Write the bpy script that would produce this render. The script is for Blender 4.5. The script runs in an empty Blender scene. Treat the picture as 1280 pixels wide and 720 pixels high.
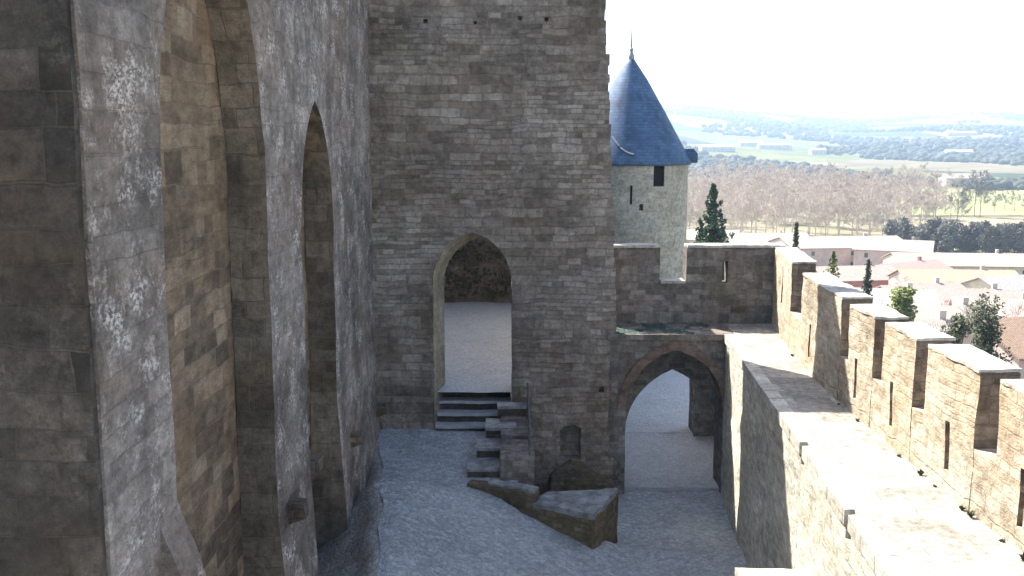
import bpy, bmesh, math, random
from mathutils import Vector, Matrix, noise
R = math.radians
rnd = random.Random(7)
S = bpy.context.scene
COL = S.collection

# ------------------------------------------------------------------ camera, sky, sun, exposure
CAMZ = 9.2
FPX = 1250.0
PITCH = math.atan(188 / FPX)
cd = bpy.data.cameras.new('camera')
cam = bpy.data.objects.new('camera', cd); COL.objects.link(cam)
cam.location = (0, 0, CAMZ); cam.rotation_euler = (R(90) - PITCH, 0, 0)
cd.sensor_width = 36; cd.lens = 36 * FPX / 1280
cd.clip_start = 0.1; cd.clip_end = 20000
S.camera = cam

SUN_EL = R(48.5)
SUN_DIR = Vector((-0.625 * math.cos(SUN_EL), 0.78 * math.cos(SUN_EL), math.sin(SUN_EL))).normalized()   # towards the sun
W = bpy.data.worlds.new('World'); S.world = W; W.use_nodes = True
wn = W.node_tree
bg = wn.nodes['Background']
sky = wn.nodes.new('ShaderNodeTexSky'); sky.sky_type = 'NISHITA'; sky.sun_disc = False
sky.sun_elevation = SUN_EL; sky.sun_rotation = math.atan2(SUN_DIR.x, SUN_DIR.y)
sky.air_density = 1.0; sky.dust_density = 2.0; sky.ozone_density = 1.0
wn.links.new(sky.outputs[0], bg.inputs[0]); bg.inputs[1].default_value = 0.11
sd = bpy.data.lights.new('sun', 'SUN'); sd.energy = 5.0; sd.angle = R(0.5); sd.color = (1.0, 0.95, 0.87)
sun = bpy.data.objects.new('sun', sd); COL.objects.link(sun)
sun.rotation_euler = SUN_DIR.to_track_quat('Z', 'Y').to_euler()
sun.location = (0, 0, 60)
S.view_settings.view_transform = 'Standard'; S.view_settings.look = 'None'
S.view_settings.exposure = 1.75; S.view_settings.gamma = 1; S.view_settings.use_curve_mapping = False
S.render.engine = 'CYCLES'
S.cycles.use_denoising = True
S.cycles.max_bounces = 8; S.cycles.diffuse_bounces = 4
S.cycles.volume_bounces = 1
S.render.film_transparent = False

# ------------------------------------------------------------------ helpers
def tag(o, label=None, cat=None, group=None, kind=None):
    for k, v in (('label', label), ('category', cat), ('group', group), ('kind', kind)):
        if v: o[k] = v
    return o

def thing(name, loc, label, cat, group=None, rz=0):
    o = bpy.data.objects.new(name, None); COL.objects.link(o)
    o.location = loc; o.rotation_euler = (0, 0, rz); o.empty_display_size = 0.3
    return tag(o, label, cat, group)

def uvbox(bm):
    uv = bm.loops.layers.uv.verify()
    for f in bm.faces:
        n = f.normal; ax, ay, az = abs(n.x), abs(n.y), abs(n.z)
        for l in f.loops:
            c = l.vert.co
            if az >= ax and az >= ay: l[uv].uv = (c.x, c.y)
            elif ax >= ay: l[uv].uv = (c.y, c.z)
            else: l[uv].uv = (c.x, c.z)

def warp(co, amp, freq):
    return noise.noise_vector(co * freq) * amp + noise.noise_vector(co * freq * 3.7 + Vector((9, 4, 2))) * amp * 0.45

def rough(bm, L, amp, freq=1.3, lock=None):
    bmesh.ops.triangulate(bm, faces=bm.faces[:])
    for _ in range(9):
        es = [e for e in bm.edges if e.calc_length() > L * 1.5]
        if not es: break
        bmesh.ops.subdivide_edges(bm, edges=es, cuts=1)
        bmesh.ops.triangulate(bm, faces=[f for f in bm.faces if len(f.verts) > 3])
    bm.normal_update(); uvbox(bm)
    for v in bm.verts:
        v.co += warp(v.co, amp, freq)

def build(name, bm, mat, parent=None, uv=True, smooth=False, world=True):
    bmesh.ops.recalc_face_normals(bm, faces=bm.faces[:])
    bm.normal_update()
    if uv and not bm.loops.layers.uv.active: uvbox(bm)
    if parent is not None and world:
        bm.transform(parent.matrix_basis.inverted() if False else (Matrix.Translation(parent.location) @ Matrix.Rotation(parent.rotation_euler.z, 4, 'Z')).inverted())
    me = bpy.data.meshes.new(name); bm.to_mesh(me); bm.free()
    if smooth:
        for p in me.polygons: p.use_smooth = True
    for m in (mat if isinstance(mat, (list, tuple)) else [mat]): me.materials.append(m)
    o = bpy.data.objects.new(name, me); COL.objects.link(o)
    if parent is not None: o.parent = parent
    return o

def sub(name, bm, mat, part, root, **k):
    """a sub-part: vertices are given in world space, the part sits at its root's origin"""
    o = build(name, bm, mat, root, **k); o.parent = part
    return o

def prism(poly, axis, a0, a1, bm=None):
    bm = bm or bmesh.new()
    def P(p, a):
        return {'X': (a, p[0], p[1]), 'Y': (p[0], a, p[1]), 'Z': (p[0], p[1], a)}[axis]
    lo = [bm.verts.new(P(p, a0)) for p in poly]; hi = [bm.verts.new(P(p, a1)) for p in poly]
    n = len(poly)
    bm.faces.new(lo[::-1]); bm.faces.new(hi)
    for i in range(n): bm.faces.new((lo[i], lo[(i + 1) % n], hi[(i + 1) % n], hi[i]))
    bmesh.ops.recalc_face_normals(bm, faces=bm.faces[:])
    return bm

def box(x0, x1, y0, y1, z0, z1, bm=None):
    return prism([(x0, y0), (x1, y0), (x1, y1), (x0, y1)], 'Z', z0, z1, bm)

def add_obox(bm, c, ux, half):
    """a box centred at c, local x along ux (2-D), half sizes"""
    ux = Vector((ux[0], ux[1], 0)).normalized(); uy = Vector((-ux.y, ux.x, 0)); uz = Vector((0, 0, 1))
    vs = [bm.verts.new(Vector(c) + ux * sx * half[0] + uy * sy * half[1] + uz * sz * half[2])
          for sz in (-1, 1) for sx, sy in ((-1, -1), (1, -1), (1, 1), (-1, 1))]
    for f in ((3, 2, 1, 0), (4, 5, 6, 7), (0, 1, 5, 4), (1, 2, 6, 5), (2, 3, 7, 6), (3, 0, 4, 7)):
        bm.faces.new([vs[i] for i in f])

def tube(bm, pts, rs, n=6):
    rings = []
    for i, p in enumerate(pts):
        p = Vector(p)
        d = (Vector(pts[min(i + 1, len(pts) - 1)]) - Vector(pts[max(i - 1, 0)])).normalized()
        a = d.orthogonal().normalized(); b = d.cross(a)
        r = rs[i] if isinstance(rs, (list, tuple)) else rs
        rings.append([bm.verts.new(p + (a * math.cos(t) + b * math.sin(t)) * r) for t in [2 * math.pi * k / n for k in range(n)]])
    for A, B in zip(rings, rings[1:]):
        for k in range(n): bm.faces.new((A[k], A[(k + 1) % n], B[(k + 1) % n], B[k]))
    bm.faces.new(rings[0][::-1]); bm.faces.new(rings[-1])

def lathe(prof, c, n=48, bm=None, cap=True):
    bm = bm or bmesh.new(); rings = []
    for r, z in prof:
        if r < 1e-4: rings.append([bm.verts.new((c[0], c[1], z))])
        else: rings.append([bm.verts.new((c[0] + r * math.cos(2 * math.pi * k / n), c[1] + r * math.sin(2 * math.pi * k / n), z)) for k in range(n)])
    for A, B in zip(rings, rings[1:]):
        for k in range(n):
            q = [A[k % len(A)], A[(k + 1) % len(A)], B[(k + 1) % len(B)], B[k % len(B)]]
            q = [v for i, v in enumerate(q) if v not in q[:i]]
            if len(q) >= 3: bm.faces.new(q)
    if cap:
        for ring in (rings[0], rings[-1]):
            if len(ring) > 2: bm.faces.new(ring)
    return bm

def cut(bm, cutters):
    """exact boolean difference; returns a new bmesh"""
    def mk(b):
        bmesh.ops.recalc_face_normals(b, faces=b.faces[:])
        me = bpy.data.meshes.new('tmp'); b.to_mesh(me); b.free()
        o = bpy.data.objects.new('tmp', me); COL.objects.link(o); return o
    base = mk(bm); cs = [mk(c) for c in cutters]
    for c in cs:
        m = base.modifiers.new('b', 'BOOLEAN'); m.operation = 'DIFFERENCE'; m.solver = 'EXACT'; m.object = c
    dg = bpy.context.evaluated_depsgraph_get(); dg.update()
    ev = base.evaluated_get(dg)
    out = bmesh.new(); out.from_mesh(ev.to_mesh())
    for o in [base] + cs:
        me = o.data; bpy.data.objects.remove(o); bpy.data.meshes.remove(me)
    return out

def pointed(a0, a1, zb, zs, za, n=10):
    """outline of a pointed arch opening: sides a0..a1, foot zb, springing zs, apex za"""
    w = (a1 - a0) / 2; h = za - zs; Rr = (h * h + w * w) / (2 * w); m = (a0 + a1) / 2
    pts = [(a0, zb), (a1, zb)]
    for i in range(n + 1):
        z = h * i / n; off = Rr - math.sqrt(max(Rr * Rr - z * z, 0)); pts.append((a1 - off if i < n else m, zs + z))
    for i in range(n - 1, -1, -1):
        z = h * i / n; off = Rr - math.sqrt(max(Rr * Rr - z * z, 0)); pts.append((a0 + off, zs + z))
    return pts

def at(x, Y, y=None):
    """world x (and z) of a picture column (and row) at distance Y"""
    a = (x - 640) / FPX; b = (360 - (172 if y is None else y)) / FPX
    r = (a, math.cos(PITCH) + b * math.sin(PITCH), -math.sin(PITCH) + b * math.cos(PITCH)); t = Y / r[1]
    return r[0] * t if y is None else (r[0] * t, CAMZ + r[2] * t)

def copy_tree(o, parent=None):
    c = o.copy(); COL.objects.link(c)
    if parent is not None: c.parent = parent
    for ch in o.children: copy_tree(ch, c)
    return c

# ------------------------------------------------------------------ materials
class NT:
    def __init__(s, name):
        s.m = bpy.data.materials.new(name); s.m.use_nodes = True; s.t = s.m.node_tree
        s.b = s.t.nodes['Principled BSDF']
    def n(s, typ, props=None, **inp):
        nd = s.t.nodes.new('ShaderNode' + typ)
        for k, v in (props or {}).items(): setattr(nd, k, v)
        for k, v in inp.items():
            key = int(k[1:]) if k[0] == 'i' and k[1:].isdigit() else k.replace('_', ' ')
            s.set(nd.inputs[key], v)
        return nd
    def set(s, sock, v):
        if v is None: return
        if isinstance(v, bpy.types.NodeSocket): s.t.links.new(v, sock)
        elif isinstance(v, tuple) and len(v) == 3 and sock.type == 'RGBA': sock.default_value = (*v, 1)
        else: sock.default_value = v
    def math(s, op, a, b=0.0, clamp=False):
        return s.n('Math', {'operation': op, 'use_clamp': clamp}, i0=a, i1=b).outputs[0]
    def vmath(s, op, a, b):
        return s.n('VectorMath', {'operation': op}, i0=a, i1=b).outputs[0]
    def mix(s, f, a, b, mode='MIX'):
        nd = s.n('Mix', {'data_type': 'RGBA', 'blend_type': mode}); s.set(nd.inputs[0], f); s.set(nd.inputs[6], a); s.set(nd.inputs[7], b)
        return nd.outputs[2]
    def noise(s, vec, scale, detail=4, rough=0.55, out=0):
        return s.n('TexNoise', None, Vector=vec, Scale=scale, Detail=detail, Roughness=rough).outputs[out]
    def ramp(s, f, stops, interp='LINEAR'):
        nd = s.n('ValToRGB', None, Fac=f); cr = nd.color_ramp; cr.interpolation = interp
        while len(cr.elements) < len(stops): cr.elements.new(0.5)
        for e, (p, c) in zip(cr.elements, stops):
            e.position = p; e.color = (c, c, c, 1) if isinstance(c, (int, float)) else (*c, 1)
        return nd.outputs[0]
    def step(s, f, lo, hi):
        return s.n('MapRange', {'clamp': True}, Value=f, i1=lo, i2=hi, i3=0.0, i4=1.0).outputs[0]
    def finish(s, col, rough=0.9, bump=None, strength=0.5, dist=0.03, spec=0.2):
        s.set(s.b.inputs['Base Color'], col); s.set(s.b.inputs['Roughness'], rough)
        s.b.inputs['Specular IOR Level'].default_value = spec
        if bump is not None:
            bn = s.n('Bump', None, Height=bump, Strength=strength, Distance=dist)
            s.t.links.new(bn.outputs[0], s.b.inputs['Normal'])
        return s.m

def stone(name, tints, big=(0.55, 0.27), small=(0.34, 0.15), mortar=(0.2, 0.18, 0.16), mort_vis=0.5, mix_small=0.5,
          lichen=(0.5, 0.49, 0.5), lich=0.0, dark=(0.05, 0.047, 0.045), streak=0.4, warm=(0.3, 0.2, 0.1), warm_amt=0.0,
          moss=(0.07, 0.08, 0.035), moss_amt=0.0, bump=0.6, msize=0.012, contrast=1.0, mb=0.8, an=1.0, zone=0.3, lg=0.0, tone=(1.07, 1.0, 0.92)):
    s = NT(name)
    uv = s.n('TexCoord').outputs['UV']; ob = s.n('TexCoord').outputs['Object']
    ob0 = ob
    if an != 1.0: ob = s.vmath('MULTIPLY', ob, (1.0, an, 1.0))
    wob = s.vmath('SCALE', s.vmath('SUBTRACT', s.noise(uv, 1.1, 3, out=1), (0.5, 0.5, 0.5)), None)
    wob.node.inputs[3].default_value = 0.16
    # courses of uneven height
    sep = s.n('SeparateXYZ', None, Vector=uv)
    vv = s.n('CombineXYZ', None, Y=sep.outputs[1]).outputs[0]
    hv = s.math('MULTIPLY', s.math('SUBTRACT', s.noise(vv, 0.9, 2), 0.5), 0.55)
    p = s.vmath('ADD', s.vmath('ADD', uv, wob), s.n('CombineXYZ', None, Y=hv).outputs[0])
    def brick(sz, ms):
        nd = s.n('TexBrick', {'offset': 0.43, 'squash': 0.75, 'squash_frequency': 3}, Vector=p, Scale=1.0, Mortar_Size=ms, Mortar_Smooth=0.5,
                 Brick_Width=sz[0], Row_Height=sz[1], Color1=(0, 0, 0), Color2=(1, 1, 1), Mortar=(0.5, 0.5, 0.5), Bias=0.0)
        return nd.outputs[0], nd.outputs[1]
    ca, fa = brick(big, msize); cb, fb = brick(small, msize * 0.8)
    sel = s.step(s.noise(ob, 0.33, 3), 0.62 - mix_small * 0.25, 0.66 - mix_small * 0.25)
    tint = s.mix(sel, ca, cb); mort = s.mix(sel, fa, fb)
    k = len(tints)
    spread = s.math('ADD', s.math('MULTIPLY', s.math('SUBTRACT', tint, 0.5), contrast * 0.8), s.math('ADD', s.math('MULTIPLY', s.math('SUBTRACT', s.noise(ob, 0.75, 6, 0.62), 0.5), 1.9), 0.5), True)
    col = s.ramp(spread, [((i + 0.0) / (k - 1), c) for i, c in enumerate(tints)])
    zn = s.noise(s.vmath('MULTIPLY', ob0, (0.22, 0.22, 0.42)), 1.0, 4, 0.6)
    col = s.mix(1.0, col, s.ramp(zn, [(0.33, 1 - zone), (0.5, 1.0), (0.67, 1 + zone)]), 'MULTIPLY')
    # grain, worn faces
    g1 = s.noise(ob, 7, 8, 0.65); g2 = s.noise(ob, 38, 5, 0.6)
    col = s.mix(1.0, col, s.ramp(g1, [(0.27, 0.52), (0.5, 1.0), (0.74, 1.45)]), 'MULTIPLY')
    col = s.mix(0.8, col, s.ramp(g2, [(0.3, 0.72), (0.7, 1.25)]), 'MULTIPLY')
    mf = s.math('MULTIPLY', mort, s.math('MULTIPLY', s.step(s.noise(ob, 1.7, 4), 0.38, 0.6), mort_vis))
    col = s.mix(mf, col, mortar)
    if warm_amt:
        col = s.mix(s.math('MULTIPLY', s.step(s.noise(ob, 0.55, 5), 0.47, 0.62), warm_amt), col, s.mix(1.0, warm, s.ramp(g1, [(0.3, 0.6), (0.7, 1.3)]), 'MULTIPLY'))
    if streak:
        st = s.vmath('MULTIPLY', ob, (2.6, 2.6, 0.22))
        col = s.mix(s.math('MULTIPLY', s.step(s.noise(st, 1.0, 6, 0.6), 0.5, 0.68), streak), col, dark)
    if moss_amt:
        col = s.mix(s.math('MULTIPLY', s.step(s.noise(ob, 1.3, 7, 0.65), 0.53, 0.66), moss_amt), col, moss)
    if lich:
        ls = s.vmath('MULTIPLY', ob, (1.0, 1.0, 0.7))
        a = s.step(s.noise(ls, 2.1, 10, 0.74), 0.5, 0.62); b = s.step(s.noise(ob, 21, 7, 0.7), 0.45, 0.56)
        col = s.mix(s.math('MULTIPLY', s.math('MULTIPLY', s.math('MULTIPLY', a, b), s.math('MAXIMUM', s.step(tint, 0.1, 0.75), lg)), lich), col, lichen)
    col = s.mix(1.0, col, tone, 'MULTIPLY')
    h = s.math('ADD', s.math('MULTIPLY', g1, 0.9), s.math('ADD', s.math('MULTIPLY', g2, 0.25), s.math('ADD', s.math('MULTIPLY', mort, -mb), s.math('MULTIPLY', tint, 0.25))))
    return s.finish(col, 0.92, h, bump, 0.05)

def plain(name, col, var=0.25, scale=3.0, rough=0.85, bump=0.2, spec=0.2, scale2=25):
    s = NT(name); ob = s.n('TexCoord').outputs['Object']
    a = s.noise(ob, scale, 6, 0.6); b = s.noise(ob, scale2, 4)
    c = s.mix(1.0, col, s.ramp(a, [(0.25, 1 - var * 1.6), (0.75, 1 + var * 1.6)]), 'MULTIPLY')
    c = s.mix(0.6, c, s.ramp(b, [(0.25, 1 - var), (0.75, 1 + var)]), 'MULTIPLY')
    return s.finish(c, rough, s.math('ADD', a, s.math('MULTIPLY', b, 0.3)), bump, 0.03, spec)

def cobble(name, tints, size, lo=0.35, mossy=0.0, bump=0.5, gap=(0.07, 0.068, 0.06)):
    s = NT(name); ob = s.n('TexCoord').outputs['Object']
    p = s.vmath('ADD', ob, s.vmath('SCALE', s.vmath('SUBTRACT', s.noise(ob, 3, 3, out=1), (0.5, 0.5, 0.5)), None))
    p.node.inputs[1].links[0].from_node.inputs[3].default_value = 0.1
    v = s.n('TexVoronoi', {'feature': 'F1'}, Vector=p, Scale=1 / size); e = s.n('TexVoronoi', {'feature': 'DISTANCE_TO_EDGE'}, Vector=p, Scale=1 / size)
    tv = s.n('SeparateColor', None, Color=v.outputs['Color']).outputs[0]
    big = s.noise(ob, 0.5, 5, 0.6); g = s.noise(ob, 14, 7, 0.65)
    f = s.math('ADD', s.math('MULTIPLY', tv, 0.45), s.math('MULTIPLY', big, 0.75), True)
    k = len(tints)
    c = s.ramp(s.math('SUBTRACT', f, 0.08), [(i / (k - 1), t) for i, t in enumerate(tints)])
    c = s.mix(1.0, c, s.ramp(g, [(0.25, 0.6), (0.75, 1.4)]), 'MULTIPLY')
    edge = s.step(e.outputs['Distance'], 0.02, 0.16)
    c = s.mix(s.math('MULTIPLY', s.math('SUBTRACT', 1.0, edge), lo), c, gap)
    if mossy: c = s.mix(s.math('MULTIPLY', s.step(s.noise(ob, 0.9, 6, 0.65), 0.52, 0.66), mossy), c, (0.09, 0.1, 0.05))
    h = s.math('ADD', s.math('MULTIPLY', edge, 0.8), s.math('ADD', s.math('MULTIPLY', g, 0.7), tv))
    return s.finish(c, 0.85, h, bump, 0.03)

M = {}
M['tower'] = stone('tower_stone', [(0.118, 0.1, 0.086), (0.19, 0.165, 0.145), (0.275, 0.243, 0.217), (0.37, 0.335, 0.305)], (0.52, 0.22), (0.38, 0.13),
                   (0.28, 0.245, 0.215), 0.55, 0.5, lichen=(0.42, 0.4, 0.375), lich=0.6, streak=0.3, warm=(0.23, 0.165, 0.11), warm_amt=0.25, moss_amt=0.2, bump=0.9, contrast=0.85, zone=0.42)
M['pier'] = stone('pier_stone', [(0.095, 0.085, 0.081), (0.165, 0.15, 0.142), (0.25, 0.228, 0.215), (0.36, 0.33, 0.31)], (0.75, 0.36), (0.6, 0.3),
                  (0.2, 0.18, 0.165), 0.3, 0.5, lichen=(0.6, 0.575, 0.565), lich=1.0, streak=0.45, dark=(0.085, 0.077, 0.075), warm=(0.23, 0.165, 0.12), warm_amt=0.35, bump=0.9, contrast=0.45, mb=0.25, an=0.6, lg=1.0)
M['recess'] = stone('recess_stone', [(0.085, 0.067, 0.053), (0.15, 0.116, 0.086), (0.225, 0.17, 0.12), (0.3, 0.24, 0.18)], (0.62, 0.3), (0.5, 0.24),
                    (0.22, 0.185, 0.14), 0.6, 0.5, lich=0.18, streak=0.4, dark=(0.055, 0.045, 0.035), warm=(0.27, 0.185, 0.11), warm_amt=0.4, moss_amt=0.3, bump=0.7, an=0.45)
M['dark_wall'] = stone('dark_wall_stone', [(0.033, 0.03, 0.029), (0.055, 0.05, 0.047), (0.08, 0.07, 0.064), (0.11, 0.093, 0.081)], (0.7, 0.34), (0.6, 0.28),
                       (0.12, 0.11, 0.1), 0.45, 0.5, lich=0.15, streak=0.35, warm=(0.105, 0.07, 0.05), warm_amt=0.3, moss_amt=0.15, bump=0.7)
M['gate'] = stone('gate_stone', [(0.1, 0.09, 0.083), (0.155, 0.14, 0.128), (0.22, 0.195, 0.178), (0.29, 0.26, 0.235)], (0.42, 0.18), (0.36, 0.14),
                  (0.2, 0.185, 0.17), 0.5, 0.5, lich=0.25, streak=0.5, warm=(0.2, 0.14, 0.1), warm_amt=0.3, moss_amt=0.3, tone=(1.0, 1.0, 0.98))
M['ring'] = stone('arch_ring_stone', [(0.13, 0.1, 0.085), (0.19, 0.145, 0.12), (0.25, 0.19, 0.155)], (0.4, 0.2), (0.4, 0.2), (0.12, 0.1, 0.09), 0.5, 0.5, lich=0.1, streak=0.3)
M['jamb'] = stone('jamb_stone', [(0.25, 0.235, 0.19), (0.33, 0.31, 0.25), (0.4, 0.38, 0.32)], (0.6, 0.42), (0.6, 0.36), (0.2, 0.18, 0.15), 0.4, 0.4, lich=0.2, streak=0.2, moss_amt=0.35, moss=(0.2, 0.17, 0.05))
M['parapet'] = stone('parapet_stone', [(0.3, 0.245, 0.18), (0.4, 0.34, 0.26), (0.48, 0.42, 0.335), (0.54, 0.49, 0.41)], (0.38, 0.17), (0.26, 0.11),
                     (0.4, 0.35, 0.28), 0.5, 0.7, lichen=(0.24, 0.2, 0.145), lich=0.45, streak=0.18, dark=(0.16, 0.13, 0.1), warm=(0.44, 0.32, 0.2), warm_amt=0.45, bump=1.0, mb=0.4, contrast=0.75, an=0.6, tone=(1.02, 1.0, 0.96))
M['cap'] = stone('cap_stone', [(0.34, 0.315, 0.27), (0.44, 0.41, 0.36), (0.52, 0.49, 0.44)], (0.9, 0.6), (0.7, 0.5), (0.3, 0.28, 0.25), 0.4, 0.4, lich=0.3, lichen=(0.22, 0.2, 0.17), streak=0.1, bump=0.5, tone=(1.0, 1.0, 0.98), zone=0.15)
M['walk'] = stone('walk_paving', [(0.21, 0.195, 0.17), (0.3, 0.28, 0.25), (0.39, 0.37, 0.335)], (0.9, 0.55), (0.6, 0.4), (0.14, 0.125, 0.105), 0.8, 0.4, lich=0.35, lichen=(0.25, 0.23, 0.19), streak=0.0, bump=0.4, tone=(1.0, 1.0, 0.98), zone=0.12)
M['rampart'] = stone('rampart_stone', [(0.38, 0.36, 0.305), (0.48, 0.455, 0.39), (0.56, 0.53, 0.46), (0.62, 0.59, 0.52)], (0.42, 0.19), (0.3, 0.12),
                     (0.36, 0.325, 0.27), 0.5, 0.65, lichen=(0.2, 0.175, 0.135), lich=0.45, streak=0.2, dark=(0.2, 0.175, 0.14), warm=(0.4, 0.33, 0.23), warm_amt=0.25, bump=0.9, an=0.5, mb=0.4, tone=(1.0, 1.0, 0.96), zone=0.2)
M['turret'] = stone('turret_stone', [(0.3, 0.285, 0.24), (0.38, 0.36, 0.31), (0.45, 0.43, 0.38)], (0.5, 0.24), (0.4, 0.2), (0.35, 0.33, 0.28), 0.4, 0.5, lich=0.15, streak=0.12, dark=(0.2, 0.19, 0.16), warm=(0.38, 0.32, 0.2), warm_amt=0.2, bump=0.4, tone=(1.04, 1.0, 0.93), zone=0.12)
M['rubble'] = stone('rubble_stone', [(0.1, 0.085, 0.065), (0.16, 0.135, 0.1), (0.22, 0.185, 0.14)], (0.3, 0.16), (0.22, 0.12), (0.1, 0.09, 0.075), 0.6, 0.6, lich=0.2, streak=0.3, warm=(0.2, 0.15, 0.06), warm_amt=0.4, moss_amt=0.5, bump=1.0, msize=0.02)
M['slab'] = plain('worn_slab_stone', (0.25, 0.245, 0.24), 0.4, 3.5, 0.9, 0.7)
M['step'] = plain('step_stone', (0.4, 0.395, 0.39), 0.2, 2.2)
M['court'] = cobble('court_paving', [(0.21, 0.22, 0.222), (0.3, 0.314, 0.316), (0.4, 0.413, 0.413), (0.5, 0.51, 0.507)], 0.12, 0.22, 0.15, 0.55, (0.2, 0.205, 0.205))
M['lane'] = cobble('lane_gravel', [(0.38, 0.38, 0.37), (0.45, 0.45, 0.44), (0.52, 0.52, 0.51)], 0.14, 0.16, 0.1, 0.5, (0.28, 0.28, 0.27))
M['iron'] = plain('old_iron', (0.14, 0.135, 0.13), 0.3, 9, 0.6, 0.2)
M['grass'] = plain('weed_leaf', (0.1, 0.1, 0.055), 0.3, 6, 0.8)
M['lead'] = plain('lead_finial', (0.28, 0.29, 0.31), 0.15, 5, 0.5)
M['moss'] = plain('damp_moss', (0.05, 0.075, 0.06), 0.4, 3, 0.95, 0.6)
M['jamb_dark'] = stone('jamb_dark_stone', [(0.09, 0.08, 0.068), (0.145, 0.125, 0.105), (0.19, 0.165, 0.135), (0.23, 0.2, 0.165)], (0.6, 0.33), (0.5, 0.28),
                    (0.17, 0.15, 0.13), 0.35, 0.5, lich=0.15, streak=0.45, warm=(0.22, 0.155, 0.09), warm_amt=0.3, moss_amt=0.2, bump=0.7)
M['parapet_shade'] = stone('parapet_shade_stone', [(0.1, 0.083, 0.07), (0.15, 0.125, 0.105), (0.2, 0.17, 0.145), (0.26, 0.225, 0.19)], (0.38, 0.17), (0.26, 0.11), (0.2, 0.17, 0.14), 0.4, 0.5, lich=0.2, streak=0.3, bump=0.9)  # darker copy of the parapet stone, standing in for shade on merlon ends
M['bank'] = cobble('rubble_earth', [(0.22, 0.2, 0.165), (0.32, 0.3, 0.265), (0.42, 0.4, 0.37)], 0.16, 0.3, 0.3, 0.6, (0.17, 0.145, 0.11))
M['void'] = plain('near_black_fill', (0.02, 0.02, 0.022), 0.2, 3)  # near-black panel colour for the turret window

s = NT('slate_roof'); uvn = s.n('TexCoord').outputs['UV']
bk = s.n('TexBrick', {'offset': 0.5}, Vector=uvn, Scale=1.0, Mortar_Size=0.008, Mortar_Smooth=0.3, Brick_Width=0.22, Row_Height=0.13, Color1=(0.055, 0.1, 0.175), Color2=(0.09, 0.15, 0.245), Mortar=(0.04, 0.065, 0.11))
gn = s.noise(s.n('TexCoord').outputs['Object'], 1.2, 6, 0.6)
M['slate'] = s.finish(s.mix(0.7, bk.outputs[0], s.ramp(gn, [(0.3, 0.55), (0.7, 1.45)]), 'MULTIPLY'), 0.62, s.math('MULTIPLY', bk.outputs[1], -1.0), 0.3, 0.02, 0.2)

# ------------------------------------------------------------------ ground
def sm(t): t = max(0.0, min(1.0, t)); return t * t * (3 - 2 * t)

def court_z(x, y):
    lane = 1.85 - 1.75 * max(0.0, min(1.0, (x + 2.2) / 5.2)) if x > -2.2 else 1.85
    lane -= 0.028 * max(0.0, 21 - y)
    e_ = sm((x - 0.1) / 0.5); far = (1.76 - 0.1 * max(0.0, 25 - y)) * (1 - e_)
    k = sm((y - 20.9 - 0.0) / 0.9)
    return max(lane * (1 - k) + far * k, 0.0)

def sheet(name, x0, x1, y0, y1, st, f, mat, amp, freq, edge=None):
    bm = bmesh.new(); nx = int((x1 - x0) / st); ny = int((y1 - y0) / st); g = []
    for j in range(ny + 1):
        row = []
        for i in range(nx + 1):
            y = y0 + (y1 - y0) * j / ny; xa = lerp_line(edge, y) + 0.08 * noise.noise(Vector((0, y * 0.9, 7))) if edge else x0; x = xa + (x1 - xa) * i / nx
            row.append(bm.verts.new((x, y, f(x, y) + amp * noise.noise(Vector((x, y, 0)) * freq) + amp * 0.5 * noise.noise(Vector((x, y, 3)) * freq * 3))))
        g.append(row)
    for j in range(ny):
        for i in range(nx): bm.faces.new((g[j][i], g[j][i + 1], g[j + 1][i + 1], g[j + 1][i]))
    return build(name, bm, mat, None, smooth=True)

LEDGE = [(-1.8, 2.0), (-1.9, 10.0), (-2.12, 14.6), (-2.5, 18.0), (-2.9, 21.5), (-3.3, 24.0), (-3.55, 25.3)]
def lerp_line(L, y):
    for (xa, ya), (xb, yb) in zip(L, L[1:]):
        if y <= yb: return xa + (xb - xa) * (y - ya) / (yb - ya)
    (xa, ya), (xb, yb) = L[-2:]; return xa + (xb - xa) * (y - ya) / (yb - ya)
tag(sheet('courtyard_ground', -4.2, 6.0, 2, 25.3, 0.11, court_z, M['court'], 0.04, 1.9, LEDGE), kind='structure')
def bank_z(x, y):
    xe = lerp_line(LEDGE, y) + 0.08 * noise.noise(Vector((0, y * 0.9, 7)))
    d = xe - x
    return court_z(xe, y) - 0.01 - 0.7 * sm(d / 0.5) * max(0.0, d) - 0.6 * max(0.0, -d)
tag(sheet('rubble_bank', -4.3, -1.3, 2, 25.2, 0.1, bank_z, M['bank'], 0.05, 2.0), kind='structure')
def lane_z(x, y):
    hi = 2.66
    lo = 0.08 if y < 29.9 else 0.16
    return lo + (hi - lo) * sm((2.2 - x) / 1.6)
tag(sheet('lane_ground', -7, 10, 25.3, 60, 0.22, lane_z, M['lane'], 0.03, 0.8), kind='structure')

def land(x, y):
    s_ = max(x - 8, y - 55, -x - 14, -y - 14, 0.0)
    z = -4.0 - 20.3 * (1 - math.exp(-s_ / 50))
    r = math.hypot(x, y)
    if r > 900:
        k = sm((r - 1000) / 3600); a = math.atan2(x, max(y, 1e-3)) if y > 0 else 0.5
        ridge = 108 + 46 * math.exp(-((a - 0.14) / 0.11) ** 2) + 26 * noise.noise(Vector((math.sin(a) * 9, math.cos(a) * 9, 1.0)))
        z += k * ridge + 14 * k * noise.noise(Vector((x, y, 0)) / 700)
        z += 13 * sm((r - 950) / 500) * max(0, noise.noise(Vector((x / 420, y / 420, 4))) + 0.25)
    return z

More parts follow.
